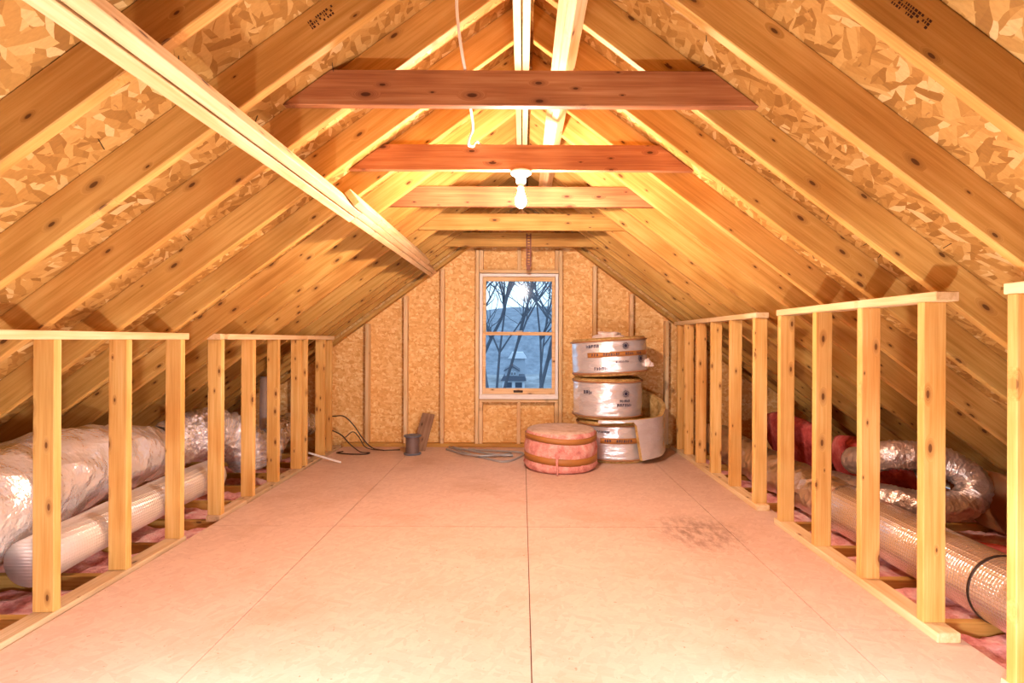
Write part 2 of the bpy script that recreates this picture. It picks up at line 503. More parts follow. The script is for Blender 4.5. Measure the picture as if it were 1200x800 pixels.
for i, y in enumerate(LS):
    lab = 'upright pine stud of the left knee wall, nearest the camera' if i == 0 else ('upright pine stud of the left knee wall, last before the window wall' if i == len(LS)-1 else f'upright pine stud of the left knee wall, {ORD[i]} from the camera')
    stud(-1, y, lab)
for i, y in enumerate(RS):
    if i == 0: lab = 'upright pine stud of the right knee wall, cut off by the right picture edge'
    elif i == len(RS)-1: lab = 'upright pine stud of the right knee wall, last before the window wall'
    elif i == 1: lab = 'upright pine stud of the right knee wall, nearest fully visible one'
    else: lab = f'upright pine stud of the right knee wall, {ORD[i-1]} fully visible from the camera'
    stud(1, y, lab)
def plate(name, label, group, side, y0, y1, z0, mat=PINE, dx=0):
    x = ((LX0+LX1)/2 if side < 0 else (RX0+RX1)/2)+dx
    th = .0365 if name == 'top_plate' else .038
    board(name, label, 'plate', group, (x, y0, z0+th/2), (x, y1, z0+th/2), th, W4, mat, up=(1, 0, 0))
GT = 'top plates of the knee walls'; GB = 'bottom plates of the knee walls'
plate('top_plate', 'horizontal top plate over the three nearest left knee wall studs', GT, -1, .9, 3.136, LZ0)
plate('top_plate', 'horizontal top plate over the middle left knee wall studs', GT, -1, 3.458, 4.865, LZ0)
plate('top_plate', 'short horizontal top plate of the left knee wall beside the window wall', GT, -1, 4.872, 5.56, LZ0)
plate('top_plate', 'top plate of the right knee wall, stub at the right picture edge', GT, 1, .8, 1.796, RZ0)
plate('top_plate', 'horizontal top plate over the four nearest fully visible right knee wall studs', GT, 1, 2.085, 3.40, RZ0)
plate('top_plate', 'horizontal top plate of the right knee wall running to the window wall', GT, 1, 3.695, 5.68, RZ0)
plate('bottom_plate', 'pale bottom plate under the three nearest left knee wall studs', GB, -1, .7, 3.115, -.018, GREYPINE)
plate('bottom_plate', 'weathered bottom plate of the left knee wall, short middle piece', GB, -1, 3.46, 3.80, -.018, GREYPINE)
plate('bottom_plate', 'weathered bottom plate of the left knee wall, long far piece', GB, -1, 3.805, 5.79, -.018, GREYPINE)
plate('bottom_plate', 'bottom plate of the right knee wall, piece at the right picture edge', GB, 1, .8, 1.80, 0)
plate('bottom_plate', 'bottom plate of the right knee wall with its sawn end facing the camera', GB, 1, 2.07, 3.42, 0)
plate('bottom_plate', 'bottom plate of the right knee wall running to the window wall', GB, 1, 3.67, 5.79, 0)

# ------------------------------------------------------------------ gable framing
GY = 5.845
GG = 'studs of the window wall'
def gtop(x): return (2.535-PL*abs(x)) if x < 0 else (2.525-PR*abs(x))
def gstud(x, label, z0=.038, z1=None, w=T):
    x = x
    z1 = z1 if z1 is not None else min(gtop(x-w/2*(1 if x < 0 else -1)), gtop(x+w/2), gtop(x-w/2))-.012
    board('wall_stud', label, 'stud', GG, (x, GY, z0), (x, GY, z1), w, W4, PINE, up=(0, 1, 0))
gstud(-1.644, 'window wall stud third to the left of the window')
gstud(-1.237, 'window wall stud second to the left of the window, dark gap beside it')
gstud(-.849, 'window wall stud first to the left of the window')
gstud(-.478, 'window wall stud along the left side of the window', z1=2.09)
gstud(.406, 'window wall stud along the right side of the window', z1=2.09)
gstud(.768, 'window wall stud right of the window, behind the foil rolls')
gstud(1.16, 'window wall stud right of the foil roll stack')
gstud(1.535, 'window wall stud in the right corner at the knee wall')
gstud(-.035, 'short window wall stud centred above the window', wz1+.037, 2.35)
gstud(-.035, 'short window wall stud centred below the window', .038, wz0-.037)
gstud(-.436, 'short window wall stud under the left corner of the window', .038, wz0-.037)
gstud(.364, 'short window wall stud under the right corner of the window', .038, wz0-.037)
gstud(-.436, 'short window wall stud above the left corner of the window', wz1+.037, 2.09)
gstud(.364, 'short window wall stud above the right corner of the window', wz1+.037, 2.09)
gstud(-2.06, 'window wall stud behind the far end of the left knee wall')
gstud(1.95, 'window wall stud behind the far end of the right knee wall')
board('window_header', 'horizontal pine board over the window', 'beam', None, (wx0, GY, wz1+.0185), (wx1, GY, wz1+.0185), .036, W4, PINE, up=(0, 1, 0))
board('window_sill_board', 'horizontal rough sill board under the window', 'beam', None, (wx0, GY, wz0-.0185), (wx1, GY, wz0-.0185), .036, W4, PINE, up=(0, 1, 0))
board('bottom_plate', 'bottom plate along the foot of the window wall', 'plate', None, (-1.895, GY, .019), (1.57, GY, .019), .038, W4, PINE_R, up=(0, 1, 0))
for side, lab in ((-1, 'sloping plate at the top of the window wall, left slope'), (1, 'sloping plate at the top of the window wall, right slope')):
    p, a, u, n = slope_frame(side)
    zb = (ZBL if side < 0 else ZBR)
    c0 = Vector((side*.03, GY, zb-p*.03))-n*.028; c1 = Vector((side*2.6, GY, zb-p*2.6))-n*.028
    board('rake_plate', lab, 'plate', 'sloping plates of the window wall', c0, c1, .037, W4, PINE_R, up=(0, 1, 0))

# ------------------------------------------------------------------ window
win = bpy.data.objects.new('window_1', None); C.objects.link(win); win.location = ((wx0+wx1)/2, 5.84, wz0); win['kind'] = 'structure'
ww, wh = wx1-wx0-.006, wz1-wz0-.006
def ring_bm(x0, x1, z0, z1, l, r, b, tt, y0, y1, bev=.003):
    bm = bmesh.new()
    for (a, b_, c, d) in ((x0, x0+l, z0, z1), (x1-r, x1, z0, z1), (x0+l, x1-r, z0, z0+b), (x0+l, x1-r, z1-tt, z1)):
        add_box(bm, a, b_, y0, y1, c, d)
    bevel(bm, bev, 1); return bm
hw = ww/2
obj('window_frame', ring_bm(-hw, hw, .003, wh, .03, .03, .045, .03, -.05, .06), WHITE, win)
def sash(name, z0, z1, y0, y1, b, tt):
    s = obj(name, ring_bm(-hw+.031, hw-.031, z0, z1, .034, .034, b, tt, y0, y1), PINE, win)
    bm = bmesh.new(); add_box(bm, -hw+.06, hw-.06, (y0+y1)/2-.002, (y0+y1)/2+.002, z0+b-.004, z1-tt+.004)
    obj('pane', bm, GLASS, s)
    return s
zm = 1.14-6*.0+(398-391)*5.8/642-wz0
up_s = sash('upper_sash', zm-.012, wh-.031, .0, .03, .03, .045)
lo_s = sash('lower_sash', .049, zm+.02, -.035, -.005, .062, .036)
bm = bmesh.new(); add_box(bm, -.055, .045, -.041, -.034, .066, .090); bevel(bm, .003, 1)
o = obj('sash_lift', bm, DARK, lo_s); o['label'] = 'small dark plate on the bottom rail'
bm = bmesh.new(); add_box(bm, -.03, .04, -.03, .0, zm+.0205, zm+.034); bevel(bm, .004, 2)
obj('sash_lock', bm, STEEL, lo_s)
bm = bmesh.new(); add_box(bm, -hw, hw, -.075, -.051, -.0, .04); bevel(bm, .004, 2)
obj('window_sill', bm, WHITE, win)

# ------------------------------------------------------------------ lamp holder and added fill lamps
def lamp(x, y, label):
    zt = CZ
    t = empty('lamp_holder', (x, y, zt), label, 'lamp')
    bm = bmesh.new(); add_lathe(bm, [(0, 0), (.056, 0), (.058, -.006), (.056, -.014), (.044, -.022), (.028, -.026), (.026, -.060), (.022, -.066), (0, -.066)], 32)
    obj('holder_base', bm, PORC, t, True)
    bm = bmesh.new(); add_lathe(bm, [(0, -.0661), (.0165, -.0661), (.0165, -.098), (.014, -.102), (0, -.102)], 24)
    obj('socket', bm, PORC, t, True)
    bm = bmesh.new(); add_lathe(bm, [(0, -.1022), (.0135, -.1022), (.0150, -.112), (.0205, -.128), (.0275, -.146), (.0302, -.162), (.0290, -.176), (.0235, -.189), (.0130, -.198), (0, -.2005)], 32)
    obj('bulb', bm, BULB, t, True)
    return t
lamp(-.011, CY[1]+.019, 'white porcelain lamp holder with a glowing bulb under the second collar tie')
def fill_dome_lamp(x, y):  # added out-of-view dome with a spot, brightens the near floor
    t = empty('added_dome_lamp', (x, y, CZ), 'added grey dome fill lamp on the tie above the camera, out of view', 'lamp')
    bm = bmesh.new(); add_lathe(bm, [(0, 0), (.04, 0), (.04, -.02), (.018, -.03), (.018, -.06), (.05, -.07), (.11, -.11), (.14, -.16), (.137, -.16), (.107, -.113), (.048, -.076), (0, -.07)], 36)
    obj('fill_dome_shade', bm, STEEL, t, True)
    l = bpy.data.lights.new('fill_spot', 'SPOT'); l.energy = 40; l.color = (1.0, .94, .97); l.spot_size = R(128); l.spot_blend = .5; l.shadow_soft_size = .05
    lo = bpy.data.objects.new('fill_spot', l); C.objects.link(lo); lo.location = (0, 0, -.15); lo.parent = t
    return t
fill_dome_lamp(-.011, .528+.019)
def fill_lamp(x, y, h, label):  # added unseen floor lamp, lights the rafter undersides from below
    t = empty('fill_lamp', (x, y, 0), label, 'lamp', 'added fill lamps')
    bm = bmesh.new(); add_lathe(bm, [(0, 0), (.12, 0), (.12, .012), (.02, .03), (.012, .04), (.012, h-.08), (.03, h-.07), (.03, h-.045), (0, h-.045)], 32); obj('stand', bm, STEEL, t, True)
    bm = bmesh.new(); add_lathe(bm, [(.05*math.sin(PI*k/16), h-.05*math.cos(PI*k/16)) for k in range(17)], 32); obj('fill_globe', bm, FILL_GLOW, t, True)
fill_lamp(-.92, 1.08, .28, 'added round fill lamp on a low stand, out of view on the floor left of the camera'); fill_lamp(.92, 1.08, .28, 'added round fill lamp on a low stand, out of view on the floor right of the camera')
# hanging white cable
bm = bmesh.new()
path = [(-.25, 2.08, 2.57), (-.253, 2.08, 2.47), (-.255, 2.09, 2.40), (-.245, 2.10, 2.30), (-.234, 2.125, 2.225), (-.232, 2.17, 2.211), (-.235, 2.23, 2.18), (-.24, 2.50, 2.19), (-.245, 2.66, 2.165), (-.262, 2.68, 2.13), (-.27, 2.70, 2.10), (-.255, 2.78, 2.12), (-.262, 2.90, 2.17), (-.25, 2.965, 2.211), (-.235, 3.01, 2.209)]
add_tube(bm, catmull(path, 6), .006, 8)
tag(obj('electric_cable', bm, CABLE, None, True), 'white electric cable dangling from the roof above the front collar ties', 'cable')

# perforated strap
bm = bmesh.new()
zs0, zs1 = CZ-.20, CZ+.13
n = 12; step = (zs1-zs0)/n
for i in range(n):
    z = zs0+i*step
    for xa, xb in ((-.026, -.012), (.012, .026)): add_box(bm, xa, xb, 0, .003, z, z+step)
    add_box(bm, -.012, .012, 0, .003, z, z+step*.42)
add_box(bm, -.020, .016, -.004, 0.006, zs0-.03, zs0+.02)
o = obj('metal_strap', bm, RUST); o.location = (.06, CY[4]-.0036, 0)
tag(o, 'rusty perforated metal strap hanging on the collar tie above the window', 'strap')

# ------------------------------------------------------------------ eaves: joists and pink batts
JL = [1.85+.4075*i for i in range(-1, 10)]
def joist(side, y, lab):
    x0, x1 = (-3.3, -1.91) if side < 0 else (1.70, 3.3)
    bm_y = y
    board('floor_joist', lab, 'joist', 'floor joists in the %s eave' % ('left' if side < 0 else 'right'), (x0, bm_y+T/2, -.0185-.1), (x1, bm_y+T/2, -.0185-.1), T, .2, PINE_R)
def batt(side, y0, y1, lab, seed):
    x0, x1 = (-3.3, -1.93) if side < 0 else (1.72, 3.3)
    nx, ny = 44, 14
    bm = bmesh.new(); top = []
    for i in range(nx+1):
        row = []
        for j in range(ny+1):
            x = x0+(x1-x0)*i/nx; y = y0+(y1-y0)*j/ny
            e = min(1, min(j, ny-j)/2.0)
            nz = mnoise.noise(Vector((x*7, y*7, seed*3.3)))*.035+mnoise.noise(Vector((x*19, y*19, seed*1.3)))*.018
            row.append(bm.verts.new((x, y, -.085+nz+e*.04)))
        top.append(row)
    for i in range(nx):
        for j in range(ny): bm.faces.new((top[i][j], top[i+1][j], top[i+1][j+1], top[i][j+1]))
    res = bmesh.ops.extrude_face_region(bm, geom=list(bm.faces))
    for v in res['geom']:
        if isinstance(v, bmesh.types.BMVert): v.co.z = -.215
    o = obj('insulation_batt', bm, PINK2, None, True)
    tag(o, lab, 'insulation', 'pink batts in the %s eave' % ('left' if side < 0 else 'right'))
for side, sn in ((-1, 'left'), (1, 'right')):
    for i, y in enumerate(JL):
        nm = 'floor joist in the %s eave, %s from the camera' % (sn, ORD[i])
        joist(side, y, nm)
        if i < len(JL)-1:
            batt(side, y+T+.003, JL[i+1]-.003, 'pink insulation batt lying between the %s and %s floor joists of the %s eave' % (ORD[i], ORD[i+1], sn), i+side*20)

# ------------------------------------------------------------------ ducts
def duct(name, label, path, rad, mat, ribs=0, lump=.0, n=10, seg=40, fine=0., ribamp=.006):
    pts = catmull(path, n)
    bm = bmesh.new()
    sd = random.random()*50
    def fn(t, a, r, i):
        p = Vector((math.cos(a)*2.2, math.sin(a)*2.2, t*len(pts)*.22+sd))
        rr = r*(1+lump*mnoise.noise(p))
        if fine: rr += fine*mnoise.noise(Vector((math.cos(a)*7, math.sin(a)*7, t*len(pts)*.9+sd)))
        if ribs: rr += ribamp*math.sin(t*ribs*2*PI)
        return rr
    add_tube(bm, pts, rad, seg, True, fn)
    return tag(obj(name, bm, mat, None, True), label, 'duct')
def band(parent, c, axis, r, w=.02, mat=DARK):
    bm = bmesh.new(); axis = Vector(axis).normalized(); c = Vector(c)
    add_tube(bm, [c-axis*w/2, c+axis*w/2], r, 40, True)
    obj('duct_band', bm, mat, parent, True)
d1 = duct('foil_duct', 'fat wrapped foil duct in the left eave nearest the camera', [(-2.43, 1.5, .34), (-2.44, 2.0, .34), (-2.45, 2.45, .36), (-2.475, 2.95, .415), (-2.47, 3.35, .40), (-2.50, 3.72, .37)],
          lambda t: .262-.095*max(0, (t-.35)/.65)**1.2, SILVER, 0, .12, 14, 48, .007)
band(d1, (-2.50, 3.725, .37), (0, 1, 0), .170, .025)
d2 = duct('foil_duct', 'straight narrower foil duct lying beside the left knee wall', [(-2.108, 2.34, .175), (-2.108, 2.9, .20), (-2.11, 3.3, .215), (-2.125, 3.75, .205)], .104, SCRIMW, 0, .03, 14, 40)
d3 = duct('flex_duct', 'crinkled silver flex duct arching down behind the left studs', [(-2.50, 3.76, .37), (-2.48, 4.0, .40), (-2.42, 4.20, .42), (-2.30, 4.34, .36), (-2.20, 4.42, .24), (-2.19, 4.44, .12)], lambda t: .155+.02*math.sin(t*PI), CRINKLE, 26, .12, 26, 56, .014, .008)
d4 = duct('flex_duct', 'crinkled silver flex duct at the far end of the left eave', [(-2.22, 4.76, .13), (-2.22, 4.95, .27), (-2.22, 5.15, .31), (-2.22, 5.45, .30), (-2.24, 5.72, .25)], .115, CRINKLE, 14, .12, 18, 44, .01)
bm = bmesh.new(); add_tube(bm, [(-2.44, 5.20, .0), (-2.435, 5.195, .35), (-2.425, 5.185, .78)], .05, 28)
tag(obj('vent_pipe', bm, PVC, None, True), 'white plastic vent pipe rising behind the left studs', 'pipe')
# right
d5 = duct('foil_duct', 'long straight foil duct lying behind the right knee wall studs', [(1.965, 1.0, .128), (1.962, 1.6, .128), (1.96, 2.2, .128), (1.955, 2.8, .128), (1.955, 3.3, .128)], .142, SCRIM, 0, .02, 14, 56)
band(d5, (1.96, 2.23, .128), (0, 1, .0), .1445, .012)
d6 = duct('foil_duct', 'crumpled far length of the foil duct behind the right studs', [(1.955, 3.31, .128), (1.955, 3.8, .13), (1.95, 4.4, .13), (1.95, 5.0, .14), (1.95, 5.6, .16)], lambda t: .144+.004*math.sin(t*30), WRAP, 0, .14, 18, 48, .012)
d7 = duct('flex_duct', 'coiled brownish foil flex duct looping behind the nearest right studs', [(2.23, 3.95, .12), (2.235, 3.58, .15), (2.30, 3.33, .165), (2.42, 3.22, .17), (2.57, 3.18, .20), (2.64, 3.20, .31), (2.57, 3.28, .40), (2.42, 3.34, .44), (2.29, 3.42, .43), (2.245, 3.56, .37), (2.26, 3.72, .33)], .088, COIL, 60, .06, 14, 36, .002, .004)
# eave batts standing on the right
def pillow(name, label, M, sx, sy, sz, mat, seed, parts=None):
    bm = bmesh.new()
    bmesh.ops.create_cube(bm, size=1)
    bmesh.ops.subdivide_edges(bm, edges=list(bm.edges), cuts=14, use_grid_fill=True)
    for v in bm.verts:
        p = v.co*2
        q = Vector((p.x*math.sqrt(max(0, 1-p.y*p.y*.22-p.z*p.z*.22)), p.y*math.sqrt(max(0, 1-p.x*p.x*.22-p.z*p.z*.22)), p.z*math.sqrt(max(0, 1-p.x*p.x*.22-p.y*p.y*.22))))
        q = Vector((q.x*sx/2, q.y*sy/2, q.z*sz/2))
        nn = mnoise.noise(q*6+Vector((seed, 0, 0)))*.03+mnoise.noise(q*17+Vector((0, seed, 0)))*.010
        q += q.normalized()*nn
        v.co = q
    o = obj(name, bm, mat, None, True, M=M)
    return tag(o, label, 'insulation')
def pose(loc, rx=0, ry=0, rz=0): return Matrix.Translation(loc) @ Matrix.Rotation(rz, 4, 'Z') @ Matrix.Rotation(ry, 4, 'Y') @ Matrix.Rotation(rx, 4, 'X')
pillow('insulation_batt', 'dark red insulation batt standing in the far right eave', pose((2.46, 4.95, .24), 0, -.25, 0), .16, .95, .46, REDBATT, 1)
pillow('insulation_batt', 'dark red insulation batt in the right eave left of the coiled duct', pose((2.57, 4.03, .21), 0, -.25, .05), .17, .78, .42, REDBATT, 5)
pillow('insulation_batt', 'paper-faced insulation batt slumped at the roof edge right of the coiled duct', pose((2.89, 3.36, .17), 0, -.55, .15), .17, .42, .40, KRAFT2, 9)
pillow('insulation_batt', 'pink insulation batt heaped behind the long foil duct', pose((2.45, 2.65, .03), 0, .08, .1), .5, .7, .09, REDBATT, 13)

# ------------------------------------------------------------------ insulation rolls
def sun_bm(r, rad, z, a0):
    """a little sun mark wrapped on a cylinder of radius rad"""
    bm = bmesh.new()
    def P(u, v): a = a0+u/rad; return bm.verts.new((math.cos(a)*rad, math.sin(a)*rad, z+v))
    n = 16
    bm.faces.new([P(math.cos(2*PI*k/14)*r*.38, math.sin(2*PI*k/14)*r*.38) for k in range(14)])
    for k in range(n):
        a = 2*PI*k/n; w = .18
        bm.faces.new([P(math.cos(a-w)*r*.5, math.sin(a-w)*r*.5), P(math.cos(a)*r, math.sin(a)*r), P(math.cos(a+w)*r*.5, math.sin(a+w)*r*.5)])
    return bm
def marks_bm(rad, z, a0, length, h, seed):
    """unreadable printed strokes along a cylinder"""
    bm = bmesh.new(); rnd = random.Random(seed); u = 0
    def quad(u0, u1, v0, v1):
        vs = []
        for uu, vv in ((u0, v0), (u1, v0), (u1, v1), (u0, v1)):
            a = a0+uu/rad; vs.append(bm.verts.new((math.cos(a)*rad, math.sin(a)*rad, z+vv)))
        bm.faces.new(vs)
    s = h*.22
    while u < length:
        w = h*rnd.choice((.5, .6, .7))
        quad(u, u+s, 0, h)
        k = rnd.random()
        if k < .7: quad(u+s, u+w, h-s, h)
        if k < .5: quad(u+s, u+w*.9, h*.42, h*.42+s)
        if k > .3: quad(u+w-s, u+w, h*.1, h-s)
        u += w+h*.28
    return bm
def arc_band(rad, z0, z1, a0, a1, th=.002, n=40, sag=0):
    bm = bmesh.new(); prev = None
    full = abs(a1-a0) >= 2*PI-.001
    cols = []
    for k in range(n+1):
        a = a0+(a1-a0)*k/n; dz = sag*math.sin(a*2+.7)
        cols.append([bm.verts.new((math.cos(a)*rr, math.sin(a)*rr, zz+dz)) for rr, zz in ((rad, z0), (rad+th, z0), (rad+th, z1), (rad, z1))])
    for k in range(n):
        c, d = cols[k], cols[k+1]
        for q in range(4): bm.faces.new((c[q], c[(q+1) % 4], d[(q+1) % 4], d[q]))
    if not full: bm.faces.new(cols[0]); bm.faces.new(cols[-1][::-1])
    return bm
def foil_roll(loc, rad, h, label, rot, seed, tape=None, suns=(), texts=()):
    t = empty('insulation_roll', loc, label, 'insulation roll', 'foil faced insulation rolls stacked in the corner', rot)
    def fn(a, r, z, j): return r*(1+.018*mnoise.noise(Vector((math.cos(a)*1.5, math.sin(a)*1.5, z*4+seed)))+.006*mnoise.noise(Vector((math.cos(a)*6, math.sin(a)*6, z*14+seed))))
    bm = bmesh.new()
    nz = 14
    prof = [(rad*.985, .028)]+[(rad, .03+(h-.06)*k/nz) for k in range(nz+1)]+[(rad*.985, h-.028)]
    add_lathe(bm, prof, 72, fn); obj('foil_facing', bm, ROLLFOIL, t, True)
    bm = bmesh.new()
    def fn2(a, r, z, j): return fn(a, r, z, j)*1.0
    # spiral layers on both ends
    top = [(0, h-.012)]
    for k in range(1, 8):
        rr = rad*.97*k/7
        top += [(rr-.028, h-.004), (rr-.008, h), (rr-.001, h-.014)]
    pr = [(0, .01), (rad*.95, .0), (rad*.985, .012), (rad*.97, .03), (rad*.97, h-.03), (rad*.985, h-.012)]+top[::-1]
    add_lathe(bm, pr, 72, fn2)
    f = obj('fibreglass_filling', bm, TAN, t, True); f['label'] = 'tan fibreglass edges'
    R2 = rad*1.012
    bm = arc_band(rad*.992, .022, .036, 0, 2*PI, .012, 72); obj('facing_edge', bm, KRAFT2, t, True)
    bm = arc_band(rad*.992, h-.036, h-.022, 0, 2*PI, .012, 72); obj('facing_edge', bm, KRAFT2, t, True)
    if tape:
        a0, a1, z0, z1 = tape
        tp = obj('tape', arc_band(rad*1.012, z0, z1, a0, a1, .004, 50), KRAFT, t, True); tp['label'] = 'brown printed tape'
        for q, (aw, lw) in enumerate(((.12, .06), (.42, .14), (.98, .08), (1.32, .05))):
            if a0+aw+lw/rad < a1: obj('tape_print', marks_bm(rad*1.012+.0052, (z0+z1)/2-.013, a0+aw, lw, .026, seed+q), INK, tp)
    for (a, z, r) in suns: obj('sun_print', sun_bm(r, rad*1.018, z, a), INK, t)
    for (a, z, L, hh) in texts: obj('text_print', marks_bm(rad*1.018, z, a, L, hh, seed+z), INK, t)
    return t
SX, SY = .85, 5.395
F = -PI/2      # direction facing the camera
foil_roll((SX+.05, SY, 0), .355, .375, 'foil faced insulation roll at the bottom of the stack, beside the pink roll', (0, 0, 0), 3, (F-.5, F+.72, .185, .235), (), ((F-.6, .28, .12, .02), (F+.8, .12, .1, .02)))
foil_roll((SX-.01, SY+.01, .392), .335, .385, 'foil faced insulation roll in the middle of the stack, with a sun print', (0, 0, 0), 11, None, ((F+.38, .25, .045),), ((F-.85, .24, .07, .035), (F+.12, .13, .14, .028), (F+.2, .17, .1, .024)))
foil_roll((SX+.02, SY+.01, .803), .365, .360, 'foil faced insulation roll on top of the stack, brown tape across it', (R(-1.0), R(-3.5), 0), 19, (F-.72, F+1.05, .18, .225), ((F+.28, .275, .042), (F+.75, .15, .05)), ((F-.75, .27, .12, .03), (F-.55, .06, .1, .03), (F+.0, .12, .12, .02)))
# loose outer layer of the bottom roll, tail bulging to the right
bm = bmesh.new()
cols = []
N = 44
for k in range(N+1):
    t = k/N
    a = F-.5+t*(PI*.9)
    rr = .372+.092*math.sin(min(1, t*1.25)*PI/2)**2*(1 if t < .8 else 1-.5*(t-.8)/.2)
    z0 = .372-.36*min(1, max(0, (t-.29)/.05))+.09*t; z1 = .405+.06*t**1.3+.26*max(0, t-.55)**1.0*1.6
    th = .042
    wob = .006*mnoise.noise(Vector((t*9, 0, 4)))
    cols.append([bm.verts.new((SX+.05+math.cos(a)*q, SY+math.sin(a)*q, z)) for q, z in ((rr+wob, z0), (rr+th+wob, z0), (rr+th+wob, z1), (rr+wob, z1))])
for k in range(N):
    c, d = cols[k], cols[k+1]
    for q in range(4):
        f = bm.faces.new((c[q], c[(q+1) % 4], d[(q+1) % 4], d[q])); f.material_index = 1 if q == 1 else 0
for cc in (cols[0], cols[-1][::-1]): bm.faces.new(cc)
o = obj('insulation_flap', bm, [TAN, ROLLFOIL]); 
for p in o.data.polygons: p.use_smooth = False
tag(o, 'loose tan and foil insulation flap bulging right of the lower foil rolls', 'insulation')
# scraps
def scrap(loc, s, label, seed, rot=0):
    bm = bmesh.new(); bmesh.ops.create_icosphere(bm, subdivisions=4, radius=1)
    for v in bm.verts:
        p = v.co.copy(); k = 1+.45*mnoise.noise(p*1.7+Vector((seed, 0, 0)))+.25*mnoise.noise(p*4+Vector((0, seed, 0)))
        v.co = Vector((p.x*s[0]*k, p.y*s[1]*k, max(p.z*k, -.25)*s[2]))
    o = obj('plastic_scrap', bm, PAPER, None, True); o.location = loc; o.rotation_euler.z = rot
    tag(o, label, 'plastic scrap')
scrap((.835, 5.30, 1.172), (.13, .10, .05), 'crumpled pale plastic wrap lying on the topmost foil roll', 2)
scrap((1.185, 5.22, .905), (.055, .03, .055), 'small torn pale scrap stuck at the right side of the top foil roll', 8)

# pink roll
px, py = .35, 4.93
t = empty('insulation_roll', (px, py, 0), 'pink fibreglass insulation roll bound with two brown straps', 'insulation roll')
def fnp(a, r, z, j): return r*(1+.02*mnoise.noise(Vector((math.cos(a)*2, math.sin(a)*2, z*6)))+.012*mnoise.noise(Vector((math.cos(a)*7, math.sin(a)*7, z*20))))
bm = bmesh.new()
Rp = .325
prof = [(0, .004), (Rp*.9, .002), (Rp*.98, .02), (Rp*1.02, .05), (Rp*.99, .085), (Rp*.975, .11), (Rp*.99, .14), (Rp*1.015, .185), (Rp*1.0, .235), (Rp*.96, .27), (Rp*.955, .29), (Rp*.965, .31), (Rp*.93, .335), (Rp*.9, .345)]
add_lathe(bm, prof, 80, fnp); obj('fibreglass_body', bm, PINK, t, True)
bm = bmesh.new(); add_lathe(bm, [(Rp*.93, .328), (Rp*.92, .342), (Rp*.86, .352), (Rp*.6, .356), (Rp*.3, .352), (0, .350)], 80, fnp)
o = obj('dusty_top', bm, DUST, t, True); o['label'] = 'greyish dusty top face'
for z0, z1, rr, sg in ((.262, .310, Rp*.975, .012), (.082, .140, Rp*.99, .010)):
    o = obj('strap', arc_band(rr, z0, z1, 0, 2*PI, .006, 80, sg), KRAFT, t, True); o['label'] = 'brown paper strap'
bm = bmesh.new()
add_tube(bm, catmull([(-.05, -Rp*1.02, .17), (-.055, -Rp*1.05, .11), (-.05, -Rp*1.06, .05), (-.05, -Rp*1.04, .0)], 5), lambda q: .012-.005*q, 8)
obj('torn_tuft', bm, PINK, t, True)

# ------------------------------------------------------------------ bits near the window wall
t = empty('wire_spool', (-1.085, 5.44, 0), 'grey wire spool standing on the floor near the leaning board', 'spool')
for z in (0, .175):
    bm = bmesh.new(); add_lathe(bm, [(0, z), (.082, z), (.086, z+.004), (.086, z+.012), (.082, z+.016), (.03, z+.016), (.03, z+.010), (0, z+.010)], 36); obj('flange', bm, SPOOLG, t, True)
bm = bmesh.new(); add_lathe(bm, [(0, .0165), (.066, .0165)]+[(.066+.0025*(k % 2), .0165+.158*k/26) for k in range(27)]+[(0, .1745)], 36); obj('wire_winding', bm, WIRE, t, True)
board('plank_offcut', 'short grey-brown board leaning on the window wall behind the spool', 'board', None, (-1.055, 5.60, .001), (-.985, 5.79, .355), .018, .135, GREYBOARD, up=(1, -.1, 0))

bm = bmesh.new()
def fl(px_, py_, z=.008):
    dy = py_-398; Y = (1.14-z)*642/dy; return ((px_-612)*Y/642, Y, z)
for pts in ([fl(527, 524), fl(545, 530), fl(565, 536), fl(583, 540), fl(590, 541), fl(600, 539.5), fl(608, 536), (.02, 5.42, .008), (0.01, 5.46, .012), (-.05, 5.5, .014), (-.3, 5.56, .014), (-.55, 5.62, .014)],
            [fl(524, 526.5), fl(545, 532, .02), fl(570, 534, .022), fl(600, 531.5, .02)],
            [fl(531, 524, .02), fl(560, 529.5, .024), fl(585, 533, .022), fl(602, 533.5, .02)]):
    add_tube(bm, catmull(pts, 6), .011, 8)
tag(obj('metal_rods', bm, STEEL, None, True), 'bent grey metal rod frame lying flat on the floor under the window', 'rod')
def cable(label, pts, r=.006, mat=BLACKC):
    bm = bmesh.new(); add_tube(bm, catmull(pts, 8), r, 8); tag(obj('electric_cable', bm, mat, None, True), label, 'cable', 'dark cables in the far left corner')
cable('dark cable arching out above the others in the far left corner', [(-2.10, 5.62, .34), (-1.93, 5.6, .35), (-1.82, 5.6, .35), (-1.72, 5.6, .26), (-1.63, 5.6, .13), (-1.53, 5.6, .03), (-1.40, 5.58, .008)])
cable('dark cable sagging lowest onto the floor in the far left corner', [(-2.10, 5.63, .25), (-1.95, 5.6, .21), (-1.83, 5.57, .16), (-1.74, 5.54, .08), (-1.62, 5.5, .008), (-1.52, 5.47, .007), (-1.55, 5.40, .007), (-1.70, 5.40, .007), (-1.84, 5.45, .008), (-1.80, 5.52, .008)])
cable('dark cable looping in the middle of the tangle in the far left corner', [(-1.83, 5.68, .12), (-1.75, 5.67, .18), (-1.68, 5.65, .13), (-1.60, 5.62, .03), (-1.45, 5.6, .007), (-1.25, 5.62, .007)], .005)
board('wooden_stick', 'thin pale stick propped on the far left bottom plate', 'stick', None, (-1.66, 5.03, .008), (-1.992, 5.12, .075), .014, .016, PVC)

